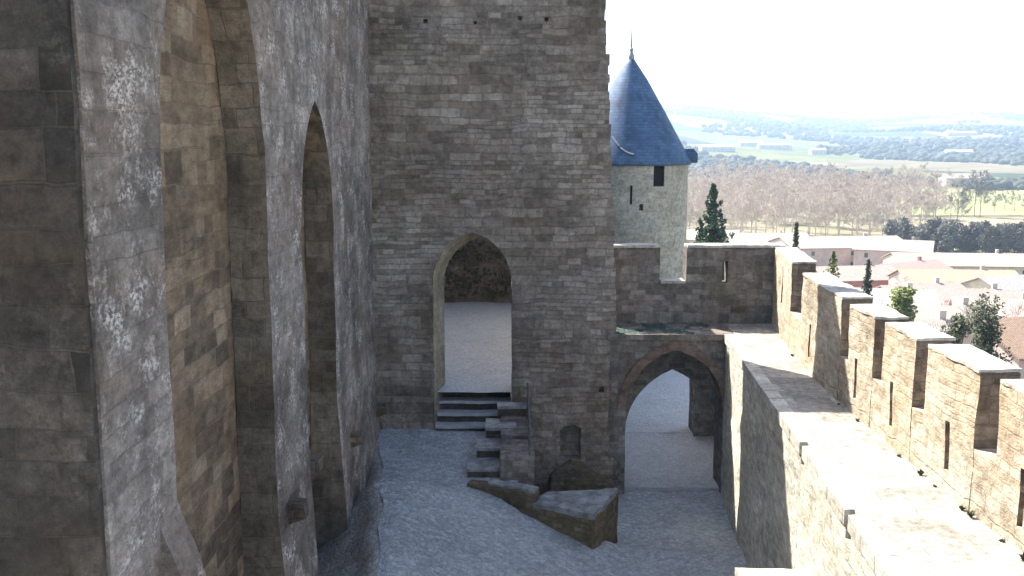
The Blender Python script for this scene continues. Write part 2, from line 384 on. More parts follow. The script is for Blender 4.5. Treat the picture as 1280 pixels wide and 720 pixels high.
bm = bmesh.new(); rings = []
NA = 300
radii = [0] + [14 * (7500 / 14) ** (i / 130) for i in range(131)]
for rr in radii:
    if rr == 0: rings.append([bm.verts.new((0, 0, land(0, 0)))]); continue
    rings.append([bm.verts.new((rr * math.sin(t), rr * math.cos(t), land(rr * math.sin(t), rr * math.cos(t)))) for t in [2 * math.pi * k / NA for k in range(NA)]])
for k in range(NA): bm.faces.new((rings[0][0], rings[1][(k + 1) % NA], rings[1][k]))
for A, B in zip(rings[1:], rings[2:]):
    for k in range(NA): bm.faces.new((A[k], A[(k + 1) % NA], B[(k + 1) % NA], B[k]))
s = NT('countryside'); ob = s.n('TexCoord').outputs['Object']
vo = s.n('TexVoronoi', {'feature': 'F1'}, Vector=s.vmath('MULTIPLY', ob, (1 / 170, 1 / 330, 0.0)), Scale=1.0)
cr = s.n('SeparateColor', None, Color=vo.outputs['Color'])
c = s.ramp(cr.outputs[0], [(0.0, (0.15, 0.13, 0.09)), (0.2, (0.125, 0.13, 0.06)), (0.4, (0.05, 0.065, 0.045)), (0.6, (0.11, 0.12, 0.06)), (0.78, (0.17, 0.145, 0.1)), (0.92, (0.06, 0.07, 0.05))], 'CONSTANT')
near = s.ramp(s.noise(ob, 0.06, 6, 0.6), [(0.3, (0.12, 0.115, 0.06)), (0.5, (0.24, 0.21, 0.15)), (0.7, (0.17, 0.165, 0.08))])
dist = s.n('VectorMath', {'operation': 'LENGTH'}, i0=ob).outputs['Value']
c = s.mix(s.step(dist, 420, 700), near, c)
c = s.mix(1.0, c, s.ramp(s.noise(ob, 0.02, 8, 0.65), [(0.3, 0.65), (0.7, 1.35)]), 'MULTIPLY')
M['land'] = s.finish(c, 1.0, None, spec=0.0)
tag(build('terrain', bm, M['land'], None, smooth=True), kind='structure')

# the bright spring meadow beyond the bare trees
M['meadow'] = plain('spring_meadow', (0.24, 0.25, 0.12), 0.2, 0.02, 1.0, 0.0, 0.0, 0.3)
def field(poly, name):
    bm = bmesh.new(); vs = [bm.verts.new((at(x, Y), Y, land(at(x, Y), Y) + 0.35)) for x, Y in poly]; bm.faces.new(vs)
    return tag(build(name, bm, M['meadow'], None), kind='structure')
field([(1085, 430), (1420, 430), (1400, 640), (1120, 660)], 'meadow')

exec_order = None
# ------------------------------------------------------------------ the tall fortress wall on the left
fw = thing('fortress_wall', (-3.5, 16, 1.8), 'tall grey fortress wall with pale piers and pointed blind arches along the left side', 'castle wall')
XF, DEP, ZT = -3.5, 0.55, 14.0
def blockx(y0, y1, z0, z1, x0=XF - DEP, x1=XF): return box(x0, x1, y0, y1, z0, z1)
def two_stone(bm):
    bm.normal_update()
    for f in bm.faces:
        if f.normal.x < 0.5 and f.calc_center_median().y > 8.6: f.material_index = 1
# piers
for (y0, y1) in ((8.25, 10.0), (14.27, 16.6), (19.5, 25.0)):
    bm = blockx(y0, y1, -4.2, ZT, XF - DEP, XF)
    rough(bm, 0.2, 0.022, 1.1)
    for v in bm.verts:
        if v.co.x > XF - 0.2 and v.co.z < 4: v.co.x += 0.05 * (4 - v.co.z)
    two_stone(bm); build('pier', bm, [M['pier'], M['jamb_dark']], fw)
# arches spanning pier to pier
for (y0, y1, zs, za) in ((10.0, 14.27, 8.54, 12.6), (16.6, 19.5, 7.6, 9.85)):
    bm = cut(blockx(y0, y1, zs - 0.0, ZT), [prism([(a, z) for a, z in pointed(y0 - 0.001, y1 + 0.001, zs - 1, zs, za, 16)], 'X', XF - DEP - 0.2, XF + 0.2)])
    rough(bm, 0.2, 0.022, 1.1)
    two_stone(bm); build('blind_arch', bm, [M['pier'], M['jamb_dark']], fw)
# recessed panels behind the arches
for i, (y0, y1) in enumerate(((9.9, 14.4), (16.5, 19.6))):
    bm = box(XF - DEP - 0.7, XF - DEP + 0.003 * i, y0, y1, -4.2, ZT)
    if i: bm = cut(bm, [box(XF - DEP - 0.25, XF + 0.1, 18.2, 18.42, 7.6, 8.45)])
    rough(bm, 0.22, 0.03, 0.9)
    build('recess_panel', bm, M['recess'], fw)
# the end wall that faces the camera
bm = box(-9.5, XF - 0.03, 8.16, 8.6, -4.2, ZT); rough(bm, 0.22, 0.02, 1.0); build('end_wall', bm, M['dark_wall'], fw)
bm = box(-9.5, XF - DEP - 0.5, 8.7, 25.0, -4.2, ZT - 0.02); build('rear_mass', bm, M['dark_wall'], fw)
# battered foot of the nearest pier
bm = bmesh.new()
prism([(XF - 0.05, -4.2), (XF + 1.0, -4.2), (XF + 0.42, 4.0), (XF + 0.27, 4.5), (XF + 0.08, 5.1), (XF - 0.05, 5.5)], 'Y', 9.5, 10.08, bm)
rough(bm, 0.14, 0.03, 1.6); build('battered_foot', bm, M['pier'], fw)
# stub corbels
for (y, z, w, m) in ((14.93, 3.44, 0.17, 'rubble'), (17.3, 3.36, 0.17, 'tower'), (20.72, 2.8, 0.16, 'rubble'), (24.6, 2.35, 0.15, 'rubble')):
    bm = bmesh.new(); xb = XF - (DEP if y == 17.3 else 0.05)
    prism([(xb - 0.05, z + w), (xb + (0.62 if y == 17.3 else 0.33), z + w * 0.9), (xb + (0.62 if y == 17.3 else 0.36), z - w * 0.4), (xb + 0.1, z - w), (xb - 0.05, z - w)], 'Y', y - w * 0.9, y + w * 0.9, bm)
    rough(bm, 0.07, 0.012, 4); build('corbel', bm, M[m], fw)

# ------------------------------------------------------------------ the gate tower (tall wall in the middle)
gt = thing('stone_tower', (-0.5, 25.4, 1.9), 'tall dark grey stone tower wall with a pointed doorway at the end of the court', 'tower')
zz = -0.3; right = []
def right_x(z):
    if z < 2: return 2.93 - 0.09 * z
    if z < 7.6: return 2.75 - (z - 2) * 0.04
    if z < 11.1: return 2.48 - (z - 7.6) * 0.035
    return 2.3 - (z - 11.1) * 0.04
TT = 14.95
while zz < TT:
    h = rnd.uniform(0.2, 0.34); x = right_x(zz) + rnd.uniform(-0.03, 0.03)
    right += [(x, zz), (x, min(zz + h, TT))]; zz += h
bm = prism([(-3.62, -4.2), (2.95, -4.2)] + right + [(-3.62, TT)], 'Y', 25.0, 26.1)
cutters = [prism([(-2.0, 1.7), (0.0, 1.7)] + pointed(-2.0, 0.0, 1.7, 5.55, 6.86, 14)[2:], 'Y', 24.5, 26.6),
           prism([(2.2, 25.32), (4, 25.2), (4, 27), (1.2, 27), (1.2, 26.12)], 'Z', -1, 30),
           prism([(1.24, 0.95), (1.78, 0.95), (1.78, 1.75), (1.6, 1.88), (1.35, 1.86), (1.24, 1.7)], 'Y', 24.6, 25.35)]
for (x, z, w) in ((2.3, 2.8, 0.07), (0.84, 12.05, 0.05), (0.19, 12.08, 0.05), (2.55, 1.9, 0.05), (-2.1, 12.0, 0.05), (-0.9, 11.95, 0.04)):
    cutters.append(box(x - w, x + w, 24.6, 25.3, z - w, z + w))
bm = cut(bm, cutters)
rough(bm, 0.2, 0.025, 1.2)
build('tower_wall', bm, M['tower'], gt)
# doorway: splayed pale surround
outer = pointed(-2.0, 0.0, 1.7, 5.55, 6.86, 14); inner = pointed(-1.79, -0.0, 1.7, 5.42, 6.6, 14)
bm = bmesh.new(); A = [bm.verts.new((p[0], 25.0 - 0.012, p[1])) for p in outer[2:]]; B = [bm.verts.new((p[0], 26.1, p[1])) for p in inner[2:]]
A = [bm.verts.new((0.0, 24.988, 1.8))] + A + [bm.verts.new((-2.0, 24.988, 1.8))]; B = [bm.verts.new((-0.0, 26.1, 1.8))] + B + [bm.verts.new((-1.79, 26.1, 1.8))]
for P, Q in ((A, B),):
    for i in range(len(P) - 1): bm.faces.new((P[i], P[i + 1], Q[i + 1], Q[i]))
rough(bm, 0.22, 0.012, 2); build('door_surround', bm, M['jamb'], gt)
# rubble heap of worn masonry at the tower's foot
bm = prism([(0.9, -0.2), (2.75, -0.2), (2.6, 0.35), (2.0, 0.75), (1.5, 0.95), (1.0, 0.6)], 'Y', 24.55, 25.02)
rough(bm, 0.12, 0.06, 2.2); build('rubble_foot', bm, M['rubble'], gt)
# rear flank of the tower
bm = box(-5.6, -2.2, 26.12, 28.2, 0.2, 14.2); rough(bm, 0.5, 0.03); build('rear_flank', bm, M['tower'], gt)

st = thing('stone_steps', (-1, 25.4, 1.85), 'four worn stone steps rising into the pointed doorway', 'steps')
for k, (yf, z) in enumerate(((24.82, 1.9), (25.12, 2.14), (25.42, 2.39), (25.72, 2.64))):
    x0, x1, yb = -1.97 + 0.03 * k, -0.03, 26.3 if k == 3 else yf + 0.42
    bm = box(x0, x1, yf, yb, z - 0.075, z)
    rough(bm, 0.14, 0.016, 1.8); tr = build('step', bm, M['step'], st)
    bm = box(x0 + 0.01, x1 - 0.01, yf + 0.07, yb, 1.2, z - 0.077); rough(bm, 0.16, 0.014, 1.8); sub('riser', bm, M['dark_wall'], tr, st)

# ------------------------------------------------------------------ stepped parapet, railing, low wall, kerb
sp = thing('stepped_parapet', (-0.3, 23.3, 1.5), 'low parapet of dark stone blocks stepping down beside the doorway steps', 'parapet')
for (x, y, z, w) in ((0.0, 24.5, 2.5, 0.36), (-0.28, 23.7, 2.18, 0.36), (-0.47, 22.9, 1.92, 0.37), (-0.64, 22.1, 1.68, 0.38)):
    bm = box(x - w, x + w, y, y + (0.4 if y > 24 else 0.9), 0.6, z - 0.07); bm2 = box(x - w - 0.02, x + w + 0.02, y - 0.02, y + (0.4 if y > 24 else 0.82), z - 0.068, z)
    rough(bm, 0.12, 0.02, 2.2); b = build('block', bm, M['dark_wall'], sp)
    rough(bm2, 0.12, 0.015, 2.2); sub('coping_slab', bm2, M['slab'], b, sp)
bm = prism([(21.95, 0), (24.96, 0), (24.96, 2.25), (24.2, 2.25), (24.2, 2.15), (23.2, 2.15), (23.2, 2.05), (21.95, 2.05)], 'X', -0.27, 0.52); rough(bm, 0.13, 0.025, 1.8); build('retaining_wall', bm, M['gate'], sp)

rl = thing('iron_railing', (0.35, 22.5, 1.5), 'thin iron railing with upright bars on the wall beside the stepped parapet', 'railing')
def rail_run(p0, p1, z0a, z0b, hgt, n):
    for k in range(n + 1):
        t = k / n; x = p0[0] + (p1[0] - p0[0]) * t; y = p0[1] + (p1[1] - p0[1]) * t; zb = z0a + (z0b - z0a) * t
        bm = bmesh.new(); tube(bm, [(x, y, zb - 0.1), (x, y, zb + hgt)], 0.022 if k in (0, n) else 0.011, 6); build('post' if k in (0, n) else 'bar', bm, M['iron'], rl)
    for dz in (0.12, hgt):
        bm = bmesh.new(); tube(bm, [(p0[0], p0[1], z0a + dz), (p1[0], p1[1], z0b + dz)], 0.018, 6); build('rail', bm, M['iron'], rl)
rail_run((0.4, 22.0), (0.4, 24.8), 2.02, 2.22, 0.8, 12)

lw = thing('low_wall', (0.6, 21, 0.9), 'low ochre rubble wall with flat stone tops in the middle of the court', 'wall')
bm = prism([(-1.0, 21.6), (0.47, 20.9), (0.6, 21.2), (-0.9, 21.92)], 'Z', 0.0, 1.5); rough(bm, 0.13, 0.035, 1.8); build('wall', bm, M['rubble'], lw)
bm = prism([(-0.55, 21.5), (0.47, 21.0), (0.6, 21.22), (-0.5, 21.76)], 'Z', 1.49, 1.56); rough(bm, 0.1, 0.03, 1.9); build('coping_slab', bm, M['slab'], lw)
bm = prism([(0.45, 20.9), (1.74, 20.25), (2.42, 21.85), (0.76, 21.6)], 'Z', -0.1, 1.2); rough(bm, 0.13, 0.03, 1.8); build('end_block', bm, M['rubble'], lw)
bm = prism([(0.46, 20.9), (1.75, 20.24), (2.44, 21.87), (0.77, 21.62)], 'Z', 1.17, 1.3); rough(bm, 0.1, 0.045, 1.9); build('top_slab', bm, M['slab'], lw)

# ------------------------------------------------------------------ gateway
ga = thing('gateway', (4.2, 25.3, 0), 'low stone gateway with pointed arches and a crenellated wall on top', 'gateway')
bm = prism([(2.5, -0.3), (5.72, -0.3), (5.72, 4.1), (2.5, 4.1)], 'Y', 25.0, 26.05)
bm = cut(bm, [prism(pointed(2.93, 5.45, -0.5, 2.3, 3.86, 14), 'Y', 24, 27)]); rough(bm, 0.16, 0.022, 1.5); build('front_wall', bm, M['gate'], ga)
# ring of reddish voussoirs
o_ = pointed(2.72, 5.66, 2.0, 2.3, 4.08, 14)[2:]; i_ = pointed(2.95, 5.43, 2.0, 2.3, 3.84, 14)[2:]
bm = bmesh.new()
Fo = [bm.verts.new((p[0], 24.96, p[1])) for p in o_]; Fi = [bm.verts.new((p[0], 24.965, p[1])) for p in i_]; Bi = [bm.verts.new((p[0], 25.5, p[1])) for p in i_]; Bo = [bm.verts.new((p[0], 25.5, p[1])) for p in o_]
for P, Q in ((Fo, Fi), (Fi, Bi), (Bi, Bo), (Bo, Fo)):
    for k in range(len(P) - 1): bm.faces.new((P[k], P[k + 1], Q[k + 1], Q[k]))
for k in (0, -1): bm.faces.new((Fo[k], Fi[k], Bi[k], Bo[k]))
rough(bm, 0.14, 0.014, 2.5); build('arch_ring', bm, M['ring'], ga)
# second order of the arch and the vault
bm = prism([(2.8, -0.3), (6.0, -0.3), (6.0, 4.0), (2.8, 4.0)], 'Y', 26.06, 26.6)
bm = cut(bm, [prism(pointed(3.02, 5.56, -0.5, 1.25, 3.08, 14), 'Y', 24, 28)]); rough(bm, 0.2, 0.02); build('inner_arch', bm, M['gate'], ga)
bm = prism([(2.4, -0.3), (7.2, -0.3), (7.2, 4.02), (2.4, 4.02)], 'Y', 26.61, 27.0)
bm = cut(bm, [prism(pointed(2.9, 6.1, -0.5, 2.0, 3.5, 12), 'Y', 24, 31)]); rough(bm, 0.25, 0.02); build('rear_arch', bm, M['gate'], ga)
bm = prism([(6.2, 27.01), (7.4, 27.01), (7.4, 30.6), (5.58, 30.6), (5.58, 29.8), (6.2, 29.8)], 'Z', -0.3, 3.6); rough(bm, 0.25, 0.03); build('side_pier', bm, M['gate'], ga)
for (x0, x1, y, z) in ((2.9, 5.5, 25.25, 0.07), (3.4, 5.7, 29.95, 0.17)):
    bm = box(x0, x1, y, y + 0.5, -0.2, z); rough(bm, 0.15, 0.008, 2); build('threshold', bm, M['step'], ga)
# ledge over the arch, then the crenellated wall behind it
bm = box(2.45, 5.74, 24.93, 26.5, 4.1, 4.25); rough(bm, 0.14, 0.02, 1.8); build('ledge', bm, M['gate'], ga)
bm = bmesh.new()
for k in range(900):
    x = rnd.uniform(2.6, 5.2); y = rnd.uniform(25.0, 26.4); r = rnd.uniform(0.025, 0.08)
    if rnd.random() > 1.4 * noise.noise(Vector((x * 2, y * 2, 0))) + 0.45 - 0.2 * max(0, x - 3.4): continue
    bmesh.ops.create_icosphere(bm, subdivisions=1, radius=r, matrix=Matrix.Translation((x, y, 4.25)) @ Matrix.Diagonal((1.3, 1, 0.5, 1)))
build('moss', bm, M['moss'], ga)['kind'] = 'stuff'
bm = prism([(2.3, 4.0), (7.3, 4.0), (7.3, 6.29), (4.66, 6.29), (4.66, 5.33), (3.96, 5.33), (3.96, 6.29), (2.3, 6.29)], 'Y', 26.5, 27.0)
bm = cut(bm, [box(5.62, 5.78, 26, 28, 5.35, 5.95)]); rough(bm, 0.18, 0.02, 1.4); pw = build('crenellated_wall', bm, M['gate'], ga)
for (x0, x1, z) in ((2.3, 3.96, 6.3), (4.66, 7.3, 6.3), (3.98, 4.64, 5.34)):
    bm = box(x0 + 0.01, x1 - 0.01, 26.46, 27.04, z, z + 0.07); rough(bm, 0.16, 0.012, 2); sub('coping_slab', bm, M['cap'], pw, ga)

# ------------------------------------------------------------------ rampart walk on the right
rp = thing('rampart', (5.5, 16, 0), 'sunlit rampart with a pale paved wall walk and a crenellated parapet on the right', 'rampart')
EDGE = [(3.6, 3.0), (4.05, 7.5), (4.33, 10.8), (4.48, 12.75), (4.76, 15.96), (5.03, 19.76), (5.34, 23.73), (5.44, 25.0)]
INN = [(6.15, 3.0), (6.15, 7.5), (6.13, 10.8), (6.12, 12.75), (6.14, 15.96), (6.22, 19.76), (6.62, 23.73), (7.0, 26.5)]
bm = prism(EDGE + [(x + 0.5, min(y, 26.4)) for x, y in INN[::-1]], 'Z', -9, 4.17)
DR = [(lerp_line(EDGE, y), y) for y in (15.73, 12.7)]
drain = lambda: [prism([(x - 0.3, y - 0.13), (x + 0.2, y - 0.1), (x + 0.2, y + 0.1), (x - 0.3, y + 0.13)], 'Z', 3.88, 4.4) for x, y in DR]
bm = cut(bm, drain()); rough(bm, 0.22, 0.03, 1.2); build('rampart_wall', bm, M['rampart'], rp)
bm = prism([(x + 0.24, y) for x, y in EDGE] + [(5.7, 26.45)] + [(x + 0.1, min(y, 26.45)) for x, y in INN[::-1]], 'Z', 4.1, 4.255); rough(bm, 0.22, 0.022, 1.2); build('walkway', bm, M['walk'], rp)
# the kerb stones along the drop, stone by stone
y = 3.2
bm = bmesh.new()
while y < 24.7:
    L = rnd.uniform(0.5, 0.95); y1 = min(y + L, 24.95)
    a, b = lerp_line(EDGE, y), lerp_line(EDGE, y1); j = rnd.uniform(-0.004, 0.004)
    prism([(a - 0.04 + j, y + 0.008), (a + 0.235, y + 0.008), (b + 0.235, y1 - 0.008), (b - 0.04 + j, y1 - 0.008)], 'Z', 4.06, 4.27 + rnd.uniform(-0.004, 0.004), bm)
    y = y1
bm = cut(bm, [prism([(x - 0.3, y - 0.12), (x + 0.1, y - 0.09), (x + 0.1, y + 0.09), (x - 0.3, y + 0.12)], 'Z', 3.8, 4.5) for x, y in DR]); rough(bm, 0.2, 0.012, 2); build('edge_kerb', bm, M['cap'], rp)
# landing block at the wall's foot
bm = box(3.62, 4.85, 12.5, 15.4, 0, 2.27); rough(bm, 0.2, 0.025); build('buttress', bm, M['rampart'], rp)
# parapet: merlons with arrow loops, low crenel walls between
TH = 0.56
MER = [(4.2, 8.6), (9.1, 12.22), (12.8, 14.42), (14.88, 16.22), (16.68, 18.02), (18.5, 21.95), (23.3, 26.49)]
def band(y0, y1, z0, z1, d0=0.0, d1=TH):
    n = max(1, int((y1 - y0) / 0.8)); ys = [y0 + (y1 - y0) * i / n for i in range(n + 1)]
    return prism([(lerp_line(INN, y) + d0, y) for y in ys] + [(lerp_line(INN, y) + d1, y) for y in ys[::-1]], 'Z', z0, z1)
for k, (y0, y1) in enumerate(MER):
    zt = (6.16, 6.16, 6.15, 6.15, 6.15, 6.2, 6.27)[k]
    loops = {0: [6.5], 1: [11.5], 2: [13.6], 3: [15.74], 4: [17.55], 5: [20.9], 6: [24.8]}[k]
    bm = band(y0, y1, 4.2, zt)
    bm = cut(bm, [box(5, 8, ly - 0.07, ly + 0.07, 4.55 if k < 6 else 5.1, 5.28 if k < 6 else 6.0) for ly in loops])
    rough(bm, 0.13, 0.026, 1.5); bm.normal_update()
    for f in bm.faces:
        if f.normal.y < -0.75: f.material_index = 1  # shade of the camera-facing ends is put into the colour here
    m = build('merlon', bm, [M['parapet'], M['parapet_shade']], rp)
    bm = band(y0 + 0.002, y1 - 0.002, zt + 0.002, zt + 0.045, -0.004, TH + 0.02); rough(bm, 0.12, 0.026, 1.7); sub('capstone', bm, M['cap'], m, rp)
for a, b in zip(MER, MER[1:]):
    bm = band(a[1] - 0.03, b[0] + 0.03, 4.2, 5.12, 0.006, TH - 0.01); rough(bm, 0.13, 0.02, 1.5); build('crenel_sill', bm, M['parapet'], rp)

# weeds rooted along the foot of the parapet
def weed_bm(r, n, h):
    bm = bmesh.new()
    for k in range(n):
        a = rnd.uniform(0, 6.28); l = rnd.uniform(0.5, 1) * r; hh = h * rnd.uniform(0.5, 1); w = 0.018
        d = Vector((math.cos(a), math.sin(a), 0)); q = d.orthogonal() * w
        v = [bm.verts.new(p) for p in (q * 0.6, -q * 0.6, d * l * 0.5 - q + Vector((0, 0, hh * 0.8)), d * l * 0.5 + q + Vector((0, 0, hh * 0.8)), d * l + Vector((0, 0, hh)))]
        bm.faces.new(v[:4]); bm.faces.new((v[3], v[2], v[4]))
    return bm
wd = build('weed_tuft', weed_bm(0.13, 42, 0.16), M['grass'], None, uv=False)
wsp = [(17.1, .5), (15.1, .45), (14.25, .75), (13.75, .4), (12.85, .6), (12.6, .75), (11.75, .5), (11.2, .9), (18.2, .4), (22.4, .6), (10.8, .7)]
for k, (y, sc) in enumerate(wsp):
    o = wd if k == 0 else wd.copy()
    if k: COL.objects.link(o)
    o.location = (lerp_line(INN, y) - 0.07, y, 4.24); o.scale = (sc * 0.8,) * 3; o.rotation_euler.z = k * 1.3
    tag(o, 'small weed tuft rooted where the sunlit parapet meets the wall walk', 'weed', 'weeds along the foot of the parapet')

# ------------------------------------------------------------------ round tower with slate cone
TC = (5.25, 45.0)
rt = thing('round_tower', (TC[0], TC[1], -1.5), 'round pale stone turret with a conical blue slate roof', 'tower')
bm = lathe([(2.62, -2), (2.6, 2), (2.58, 8.12)], TC, 56)
vx = lambda px: at(px, 42.5)
bm = cut(bm, [box(at(818, 42.6), at(832, 42.6), 42, 43.6, 7.15, 8.3), box(at(789, 42.4), at(792, 42.4), 42, 43.3, 6.4, 7.2), box(at(801, 42.4), at(806, 42.4), 42, 43, 6.15, 6.42)])
rough(bm, 0.35, 0.02, 1); build('wall', bm, M['turret'], rt)
bm = lathe([(2.66, 8.02), (2.74, 8.1), (2.72, 8.16), (2.25, 9.0), (1.51, 10.35), (0.74, 11.7), (0.27, 12.4), (0.06, 12.72)], TC, 64)
uv = bm.loops.layers.uv.verify()
for f in bm.faces:
    for l in f.loops:
        c = l.vert.co; l[uv].uv = (math.atan2(c.x - TC[0], c.y - TC[1] + 1e-4) * 2.2, c.z)
build('roof', bm, M['slate'], rt, smooth=True)
bm = lathe([(0.16, 12.45), (0.13, 12.75), (0.06, 12.95), (0.1, 13.03), (0.04, 13.12), (0.02, 13.9), (0.0, 13.95)], TC, 12); build('finial', bm, M['lead'], rt)
bm = box(at(817, 42.6), at(833, 42.6), 42.9, 43.0, 7.1, 8.2); build('window', bm, M['void'], rt)
# pale curved flashing on the roof and the small dormer at the right of the eave
bm = bmesh.new(); pts = []
for k in range(9):
    t = k / 8; a = -1.62 - 0.42 * (1 - t) ; z = 9.25 - 0.75 * math.sin(t * 1.5); r = 2.28 - (z - 8.95) * 0.55 + 0.06
    pts.append((TC[0] + r * math.cos(a), TC[1] + r * math.sin(a), z))
tube(bm, pts, 0.045, 6); build('flashing', bm, M['lead'], rt)
bm = bmesh.new()
prism([(TC[0] + 2.2, 8.1), (TC[0] + 2.95, 8.1), (TC[0] + 2.95, 8.5), (TC[0] + 2.75, 8.72), (TC[0] + 2.2, 8.7)], 'Y', TC[1] - 0.5, TC[1] + 0.3, bm); build('dormer', bm, M['slate'], rt)

# shaded garden wall seen through the doorway, then two unseen blocks added to cast shade
gw = thing('garden_wall', (-2, 39.8, 2.6), 'dark ivy grown wall seen through the pointed doorway', 'wall')
bm = box(-6.5, 1.6, 39.6, 40.3, 0, 7.2); rough(bm, 0.4, 0.05); build('wall', bm, M['tower'], gw)
bm = bmesh.new()
for k in range(1100):
    x = rnd.uniform(-5, 1.5); z = rnd.uniform(2.9, 7.1); y = 39.55 - abs(rnd.gauss(0, 0.12))
    d = Vector((rnd.uniform(-1, 1), rnd.uniform(-.6, .2), rnd.uniform(-1, 1))).normalized() * 0.09; e = Vector((rnd.uniform(-1, 1), rnd.uniform(-.6, .2), rnd.uniform(-1, 1))).normalized() * 0.09
    c = Vector((x, y, z)); bm.faces.new([bm.verts.new(c + q) for q in (d, e, -d, -e)])
M['ivy'] = plain('ivy_leaf', (0.07, 0.085, 0.055), 0.3, 2, 0.7); build('ivy', bm, M['ivy'], gw, uv=False)
fk = thing('lane_shade_block', (1.9, 37, 0), 'unseen wall added behind the tower to shade the lane beyond the gateway', 'wall')  # out-of-view wall added to keep the lane past the gate in shade
bm = box(1.65, 2.25, 28.2, 48, 0.0, 9.6); rough(bm, 0.6, 0.03); build('wall', bm, M['gate'], fk)
ch = thing('hidden_shade_block', (-7.5, 36, 0), 'unseen block added behind the tower wall to shade the doorway path', 'shade blocker')  # hidden volume added only to shade the path behind the door
bm = box(-10, -5.8, 28.3, 46, 0, 15); rough(bm, 1.0, 0.03); build('wall', bm, M['tower'], ch)
bm = prism([(-10.4, 15.002), (-5.4, 15.002), (-7.9, 17.2)], 'Y', 28.2, 46.3); build('roof', bm, M['slate'], ch)

# ------------------------------------------------------------------ trees
def leaf_mat(name, a, b):
    s = NT(name); ob = s.n('TexCoord').outputs['Object']
    c = s.mix(s.noise(ob, 2.2, 4), a, b); c = s.mix(0.8, c, s.ramp(s.noise(ob, 9, 3), [(0.3, 0.6), (0.7, 1.4)]), 'MULTIPLY')
    return s.finish(c, 0.8, None, spec=0.15)
M['bark'] = plain('bark', (0.2, 0.16, 0.13), 0.25, 4)
M['twig'] = plain('winter_twigs', (0.5, 0.425, 0.365), 0.2, 0.4)
M['twig_dark'] = plain('grey_twigs', (0.17, 0.15, 0.13), 0.2, 0.5)
M['conifer'] = leaf_mat('spruce_needles', (0.03, 0.065, 0.04), (0.06, 0.1, 0.05))
M['cypress'] = leaf_mat('cypress_leaf', (0.03, 0.05, 0.03), (0.055, 0.075, 0.04))
M['fresh'] = leaf_mat('fresh_leaf', (0.11, 0.145, 0.04), (0.21, 0.23, 0.08))
M['olive'] = leaf_mat('olive_leaf', (0.07, 0.085, 0.05), (0.12, 0.13, 0.08))
M['blossom'] = leaf_mat('almond_blossom', (0.55, 0.53, 0.56), (0.75, 0.72, 0.75))
M['darktree'] = leaf_mat('hedge_leaf', (0.09, 0.092, 0.075), (0.17, 0.155, 0.13))

def leaves(bm, c, r, n, sz, flat=1.0):
    for _ in range(n):
        while True:
            p = Vector((rnd.uniform(-1, 1), rnd.uniform(-1, 1), rnd.uniform(-1, 1)))
            if p.length < 1: break
        p = p * (0.55 + 0.45 * rnd.random()) if p.length < 0.6 else p
        p = Vector(c) + Vector((p.x * r[0], p.y * r[1], p.z * r[2]))
        d = Vector((rnd.gauss(0, 1), rnd.gauss(0, 1), rnd.gauss(0, 1))).normalized(); e = d.orthogonal().normalized()
        k = sz * rnd.uniform(0.6, 1.3)
        bm.faces.new([bm.verts.new(p + q) for q in (d * k, e * k * 0.6, -d * k, -e * k * 0.6)])

def spruce(name, loc, H, Wd, mat, label, cat='tree', group=None, dens=1.0):
    rnd.seed(name + str(round(loc[0] * 10)))
    t = thing(name, loc, label, cat, group)
    bm = bmesh.new(); tube(bm, [(0, 0, -1), (0, 0, H * 0.5), (0, 0, H * 0.97)], [H * 0.02, H * 0.012, 0.02], 7); build('trunk', bm, M['bark'], t, uv=False, world=False)
    bm = bmesh.new(); z = H * 0.08
    while z < H:
        f = 1 - z / H; r = Wd / 2 * (f ** 0.85) * rnd.uniform(0.75, 1.15) + 0.05; n = int(4 + 7 * f)
        a0 = rnd.uniform(0, 6)
        for k in range(n):
            a = a0 + 6.283 * k / n + rnd.uniform(-.25, .25); rr = r * rnd.uniform(0.7, 1.1)
            for q in range(max(2, int(rr / (H * 0.022)))):
                tt = (q + rnd.random()) / max(2, int(rr / (H * 0.022)))
                leaves(bm, (math.cos(a) * rr * tt, math.sin(a) * rr * tt, z - rr * 0.22 * tt), (H * 0.024 * (0.3 + 0.7 * f), H * 0.024 * (0.3 + 0.7 * f), H * 0.016), int(12 * dens), H * 0.0125 * (0.6 + 0.4 * f))
        z += H * 0.02 * rnd.uniform(0.8, 1.3)
    build('crown', bm, mat, t, uv=False, world=False); return t

def bush_tree(name, loc, H, Wd, mat, label, cat='tree', group=None, leaf=0.1, n=2600, trunk=0.25, ncl=15, col=False):
    rnd.seed(name + str(round(loc[0] * 10)))
    t = thing(name, loc, label, cat, group)
    bm = bmesh.new(); tube(bm, [(0, 0, -1), (0.05, 0, H * trunk), (0.1, 0.05, H * 0.7)], [H * 0.03, H * 0.022, 0.02], 7)
    cl = []
    for k in range(ncl):
        a = rnd.uniform(0, 6.28); f = rnd.random()
        z = H * (trunk + (1 - trunk) * rnd.uniform(0.12, 0.9)); w = Wd / 2 * math.sin(math.pi * min(0.98, max(0.1, (z / H - trunk * 0.6) / (1.05 - trunk * 0.6)))) ** (0.5 if not col else 0.35)
        c = (math.cos(a) * w * f * 0.75, math.sin(a) * w * f * 0.75, z); cl.append(c)
        tube(bm, [(0.03, 0, H * trunk * 0.9), (c[0] * 0.5, c[1] * 0.5, (H * trunk + z) / 2), c], [H * 0.014, H * 0.009, 0.012], 5)
    build('trunk', bm, M['bark'], t, uv=False, world=False)
    bm = bmesh.new()
    for c in cl:
        r = Wd * rnd.uniform(0.14, 0.26); leaves(bm, c, (r, r, r * (0.8 if not col else 1.6)), n // ncl, leaf)
    build('crown', bm, mat, t, uv=False, world=False); return t

